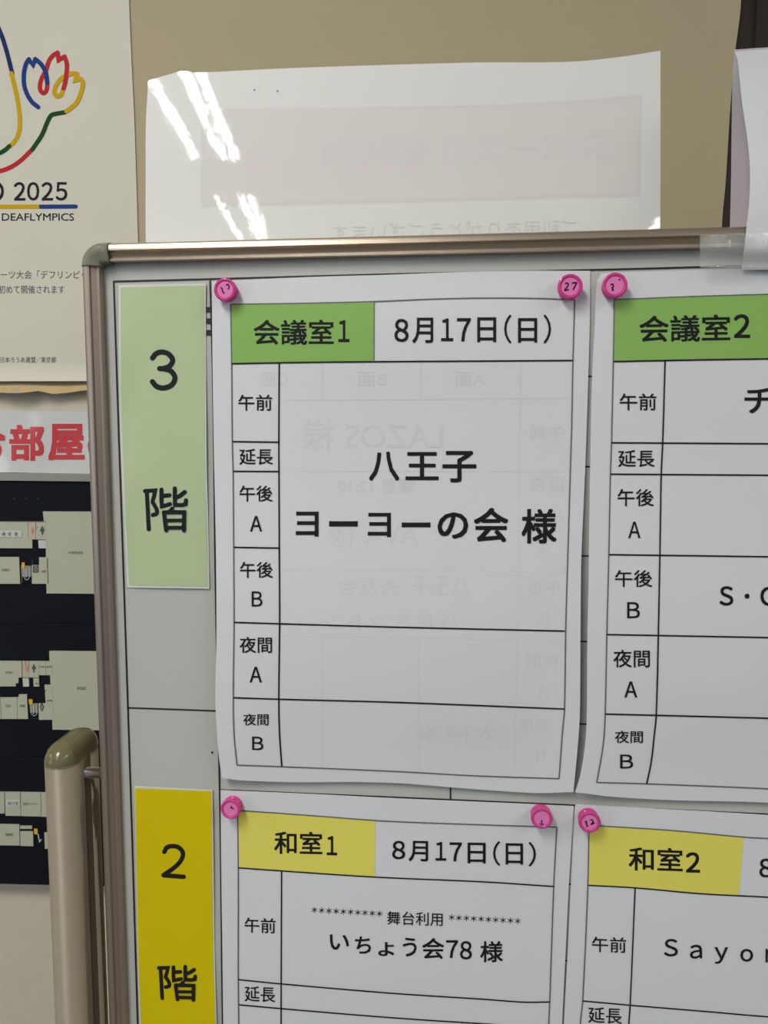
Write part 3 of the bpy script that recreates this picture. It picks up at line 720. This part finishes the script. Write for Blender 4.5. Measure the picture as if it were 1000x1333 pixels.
# --- sheet: Japanese-style room 1
D = Sheet(0, d3f)
sh = D.paper('booking_sheet', [(287.2, 1028.6), (400, 1033.4), (520, 1039.4), (604, 1043), (680, 1046.2), (747, 1049.4)],
             [(747, 1049.4), (740.8, 1150), (736.4, 1241), (732, 1333), (722, 1650)], [(296, 1620), (722, 1650)],
             [(287.2, 1028.6), (288, 1124), (289.4, 1228), (290.7, 1332), (296, 1620)], M['paper'])
tag(sh, 'white booking sheet with yellow heading for Japanese-style room 1, below the centre sheet', 'notice', 'booking sheets on the board')
D.patch('coloured_heading', [(309.5, 1055), (400, 1061.6), (488.6, 1068.6)], [(488.6, 1068.6), (488, 1141.6)], [(310.2, 1129.6), (400, 1136), (488, 1141.6)], [(309.5, 1055), (310.2, 1129.6)], M['yellow'], sh, .0003)['label'] = 'yellow heading box'
D.lines('border_line', [[(309.4, 1055), (400, 1061.4), (500, 1068.8), (630, 1073.8), (725, 1076.8)], [(725, 1076.7), (721, 1154), (715.8, 1304), (714.5, 1333), (705, 1620)], [(309.5, 1055), (310.2, 1129), (310.2, 1275), (310.8, 1333), (314, 1590)], [(314, 1590), (705, 1620)]],
        GREY, M['greyink'], sh)
D.lines('table_line', [[(310, 1129.7), (366.6, 1133.7), (487.5, 1141.7), (630, 1148), (721, 1154)], [(366.6, 1133), (366, 1280), (366, 1333), (368, 1596)],
                        [(310.2, 1275.2), (366, 1280.8), (510, 1293), (630, 1300.8), (682, 1304.6), (715.8, 1304.3)], [(310.7, 1308), (366, 1313), (520, 1325.6), (714, 1338)], [(311, 1400), (711, 1432)], [(312, 1480), (709, 1512)]],
        1.8, M['ink'], sh, .00045)
D.text('sheet_lettering', [('和室', 357, 419.8, 1082.4, 1112.2, .02, .016), ('1', 425.4, 439, 1088.4, 1113.4, .02, .018), ('8', 510.6, 527.6, 1094.5, 1118.6), ('月', 532, 557.4, 1094.6, 1121.4, .02), ('1', 567, 581, 1096, 1120.4, .02), ('7', 585.4, 601.4, 1096.6, 1121.4, .02), ('日', 608.8, 632.4, 1097, 1124, .02),
                           ('(', 642, 651.4, 1095, 1127, 0, .004), ('日', 658.4, 681, 1097.8, 1125.6, .02), (')', 688, 697.8, 1096, 1128, 0, .004)], M['ink'], sh, .013)
D.text('time_lettering', [('午前', 318.5, 358.8, 1194.8, 1214.6, .03), ('延長', 318.5, 358.4, 1284.2, 1304.4, .04), ('午後', 318.5, 358.4, 1340, 1360, .04)], M['ink'], sh, .008)
D.text('name_lettering', [*[('*', 405.6 + 9.42 * i, 413 + 9.42 * i, 1180.6 + .52 * i, 1188.6 + .52 * i, 0, .008) for i in range(10)], ('舞台利用', 504, 576.4, 1187, 1204.6, .03, .006), *[('*', 584.4 + 9.55 * i, 591.8 + 9.55 * i, 1190.2 + .52 * i, 1198.2 + .52 * i, 0, .008) for i in range(10)],
                          ('い', 429.4, 454.4, 1216.4, 1236.4), ('ち', 462.2, 483, 1219, 1241.4), ('ょ', 492.4, 513.2, 1226.4, 1244.6), ('う', 524.4, 542.4, 1220.6, 1245.2), ('会', 549.6, 578.4, 1221.2, 1248.4), ('7', 580.8, 596.4, 1224, 1247),
                          ('8', 599, 614.4, 1225, 1249), ('様', 625.4, 654.8, 1225.2, 1252.6)], M['ink'], sh, .013)
# --- sheet: Japanese-style room 2
E_ = Sheet(0, d4f)
sh = E_.paper('booking_sheet', [(749, 1047), (800, 1049.6), (870, 1053.6), (940, 1057.4), (1000, 1061), (1240, 1075)], [(1240, 1075), (1228, 1333), (1215, 1690)], [(722, 1655), (1215, 1690)],
              [(749, 1047), (743.6, 1150), (739.2, 1241), (734.4, 1333), (722, 1655)], M['paper'], 48, 56)
tag(sh, 'white booking sheet with yellow heading for Japanese-style room 2, lower right', 'notice', 'booking sheets on the board')
E_.patch('coloured_heading', [(767, 1074.6), (870, 1081), (968.4, 1090)], [(968.4, 1090), (962, 1166)], [(765.5, 1152), (860, 1158.6), (962, 1166)], [(767, 1074.6), (765.5, 1152)], M['yellow'], sh, .0003)['label'] = 'yellow heading box'
E_.lines('border_line', [[(767, 1074.4), (870, 1080.8), (968.4, 1089.8), (1000, 1091.6), (1210, 1104)], [(1210, 1104), (1186, 1660)], [(767, 1074.4), (765.5, 1152), (758.7, 1303), (755.6, 1333), (742, 1620)]], GREY, M['greyink'], sh)
E_.lines('table_line', [[(765.5, 1152.4), (827, 1155.8), (914, 1163.5), (1000, 1168), (1208, 1182)], [(827, 1155.7), (820.6, 1307), (818.8, 1333), (804, 1625)],
                         [(758.7, 1303), (820.6, 1308.6), (922, 1317), (1000, 1323.6), (1200, 1336)], [(755, 1338), (1198, 1366)]], 1.8, M['ink'], sh, .00045)
E_.text('sheet_lettering', [('和室', 818.6, 889, 1103.2, 1134, .03, .016), ('2', 893, 911.6, 1109.4, 1136, .02, .018), ('8', 988.8, 1006, 1117.6, 1142.2), ('月17日(日)', 1011, 1180, 1122, 1154, .05)], M['ink'], sh, .013)
E_.text('time_lettering', [('午前', 770.7, 815.4, 1219.8, 1240, .03), ('延長', 766, 809.8, 1311.6, 1332.4, .05)], M['ink'], sh, .008)
E_.text('name_lettering', [('S', 864.6, 882.6, 1222.2, 1245.2), ('a', 898.4, 914.2, 1229.8, 1248), ('y', 930.4, 948, 1233, 1254.6), ('o', 964, 980.6, 1235.2, 1252), ('n', 996.8, 1011, 1234.6, 1253), ('様', 1110, 1140, 1232, 1262)], M['ink'], sh, .010)

# ------------------------------------------------------------------ laminated sheet fixed to the back of the board
def dlf(px, py):
    L = sm(330, 190, px)
    return -.0118 - .083 * (px - 190) / 1640 + .015 * (155 - py) / 1640
LS = Sheet(0, dlf)
ls = LS.paper('laminated_sheet', [(193, 105), (207, 100.6), (226, 95), (238, 92), (252, 94.4), (270, 94), (378, 88.7), (500, 84.6), (620, 81.4), (740, 80.4), (800, 75), (860, 66)],
              [(860, 66), (860, 200), (859.6, 297), (859, 345)], [(191, 345), (859, 345)], [(193, 105), (190, 160), (189.6, 240), (189.7, 305), (191, 345)], M['lam'], 90, 40, .0004)
tag(ls, 'glossy laminated white sheet sticking up behind the top frame, faint reversed print', 'notice')
LS.patch('show_through_panel', [(262, 142), (420, 140), (600, 137), (720, 133), (836, 123)], [(836, 123), (834, 256)], [(262, 270), (400, 267), (600, 262), (834, 256)], [(262, 142), (262, 270)], M['lam_line'], ls, .00006, 40)
LS.patch('show_through_panel', [(268, 145), (420, 143.4), (600, 140.6), (720, 136.6), (832, 127)], [(832, 127), (830, 252)], [(268, 266), (400, 263), (600, 258.4), (830, 252)], [(268, 145), (268, 266)], M['lam_box'], ls, .00012, 40)['label'] = 'faint pinkish panel showing through'
LS.text('show_through_print', [('スペースの', 790, 575, 176, 212, -.03), ('御利用', 560, 420, 180, 216, -.03), ('に', 350, 318, 190, 214), ('ご利用ありがとうございます', 752, 432, 288, 309, -.02)], M['lam_line'], ls, .0, .0002)
LS.strokes('speck', [(1.6, [(331, 116.6), (331.4, 116.8)], False), (1.7, [(361, 118), (361.2, 118.6)], False)], M['map_ink'], ls, .0004)

# ------------------------------------------------------------------ white sheet folded over the top frame at the right, and clear tape
def dff(px, py):
    u = sm(290, 70, py)
    return .0122 - .016 * u - .0075 * sm(322, 350, py)
FS = Sheet(0, dff)
fs = FS.paper('folded_sheet', [(957, 67.4), (1000, 64), (1100, 58), (1210, 54)], [(1210, 54), (1205, 347)], [(966, 351), (1000, 351), (1205, 347)],
              [(957, 67.4), (960.6, 80), (966, 130), (973.5, 182.6), (976.4, 215), (976.8, 235), (975.2, 268), (972.4, 293.7), (969.6, 319), (966, 351)], M['paper'], 40, 50)
tag(fs, 'plain white sheet folded over the top frame at the right edge', 'notice')
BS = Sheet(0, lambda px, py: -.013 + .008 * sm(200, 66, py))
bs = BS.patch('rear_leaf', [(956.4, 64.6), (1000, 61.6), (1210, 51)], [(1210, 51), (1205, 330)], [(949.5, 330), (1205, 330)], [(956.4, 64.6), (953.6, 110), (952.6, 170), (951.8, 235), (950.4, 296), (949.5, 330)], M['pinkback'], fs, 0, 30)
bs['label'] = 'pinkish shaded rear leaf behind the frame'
TS = Sheet(0, lambda px, py: .0128 + .0003 * math.sin(px / 9) + (-.004 * sm(322, 346, py)))
teeth = [(911.5 + i * 2.2, 347.2 + (1.6 if i % 2 else 0)) for i in range(60)]
tp = TS.patch('clear_tape', [(911.5, 306), (1044, 301)], [(1044, 301), (1044, 348)], [(911.5, 347.6), (1044, 346.6)], [(911.5, 306), (911.5, 347.6)], M['tape'], None, .0022, 30)
tag(tp, 'strip of clear tape holding the folded sheet over the top frame', 'tape')
v = []; f = []
for i in range(24):
    x = 911.5 + i * 2.3; k = len(v)
    v += [TS.p(x, 346.4, .0022), TS.p(x + 2.3, 346.4, .0022), TS.p(x + 1.15, 349.6, .0022)]; f.append((k, k + 1, k + 2))
obj('serrated_edge', v, f, M['tape'], tp)

# ------------------------------------------------------------------ pink magnets
def lathe(prof, n=40):
    v = []; f = []
    for r, y in prof:
        for k in range(n): a_ = 2 * math.pi * k / n; v.append((r * math.cos(a_), -y, r * math.sin(a_)))
    m = len(prof)
    for j in range(m - 1):
        for k in range(n): f.append((j * n + k, j * n + (k + 1) % n, (j + 1) * n + (k + 1) % n, (j + 1) * n + k))
    f.append(tuple(range(n - 1, -1, -1))); f.append(tuple(range((m - 1) * n, m * n)))
    return v, f
bprof = [(.0080, 0), (.0084, .0004), (.0084, .0018), (.0078, .0026), (.0062, .0036), (.0060, .0044), (.0068, .0054), (.0085, .0062), (.0090, .0070), (.0090, .0082), (.0085, .0089), (.0074, .0091), (.0068, .0086), (.0066, .0079), (.0030, .0077)]
def body_mesh():
    v, f = lathe(bprof)
    o = obj('magnet', v, f, M['pink'], smooth=True); return o
def magnet(px, py, r_px, ink, label, sheetd, tilt=(0, 0)):
    c = at(px, py, -(sheetd + .0085))
    s_ = r_px / 15.2
    o = body_mesh(); o.location = (c.x, -sheetd - .0006, c.z); o.scale = (s_, 1, s_)
    o.rotation_euler = (tilt[0], 0, tilt[1])
    tag(o, label, 'magnet', 'pink magnets on the booking sheets')
    v, f = lathe([(.0064, .00785), (.0064, .0081), (.001, .0081)], 32)
    obj('face_disc', v, f, M['pink_face'], o, smooth=False)
    if ink:
        vv = []; ff = []
        for pl in ink:
            c_ = catmull(pl, max(6, 4 * len(pl)))
            for i, q in enumerate(c_):
                t = (c_[min(i + 1, len(c_) - 1)] - c_[max(i - 1, 0)]).normalized(); n = Vector((-t.y, t.x)) * .75
                for sg_ in (1, -1):
                    e = q + n * sg_; vv.append((e.x * .00062, -.0084, -e.y * .00062))
                if i: k = len(vv); ff.append((k - 4, k - 3, k - 1, k - 2))
        obj('handwritten_number', vv, ff, M['marker'], o)
    return o
two = lambda ox, oy: [(ox - 2.5, oy - 3.2), (ox - .5, oy - 4.4), (ox + 1.2, oy - 3), (ox + .2, oy), (ox - 2.8, oy + 4), (ox + 2.0, oy + 3.2)]
seven = lambda ox, oy: [(ox - 3, oy - 3.6), (ox + 2.4, oy - 4), (ox + 1.0, oy - .5), (ox - 1.2, oy + 4.2)]
magnet(293, 377, 15.2, [[(-5.5, -3), (-3.8, -1.6), (-3.0, 2), (-1.8, 4.6), (-1.2, 3.6)], [(1.6, -5.4), (3.8, -6.6), (5.4, -4.6), (5.2, -2.0), (4.2, -.4)]], 'pink magnet beside the green strip, top left corner of the centre sheet', .0014)
magnet(742.4, 373, 15.8, [two(-3.6, .2), seven(4.6, -.2)], 'pink magnet marked 27 at the top right corner of the centre sheet', .0014)
magnet(800.6, 371.4, 15.8, [[(-5, -.6), (-2.8, -1.4), (-1.8, 1), (-3.2, 3), (-1.8, 5.2), (-3.6, 6)], [(4.6, -7.2), (5.2, -5.4)]], 'pink magnet on the right-hand green-headed sheet, just right of the magnet marked 27', .0014)
magnet(300.4, 1053, 14.6, [[(1.5, -5), (.8, -2), (3.6, -1.4), (4.6, -.2)]], 'pink magnet beside the yellow strip, leftmost of the three lower magnets', .0014)
magnet(705.4, 1065, 14.8, [[(-.2, 2), (0, 6)], [(-2.2, 7), (0, 8.2), (2.6, 7.2)]], 'pink magnet just left of the one marked 32, middle of the lower three', .0014)
magnet(767.6, 1070, 14.8, [[(-6.4, 0), (-4.4, -1), (-3.8, 1.6), (-5, 2.6), (-2.8, 4.6), (-4.4, 7)], [(.6, -3), (3.2, -3.8), (4.4, -1), (2.0, 3), (6.6, .4)]], 'pink magnet marked 32, rightmost of the three lower magnets', .0014)
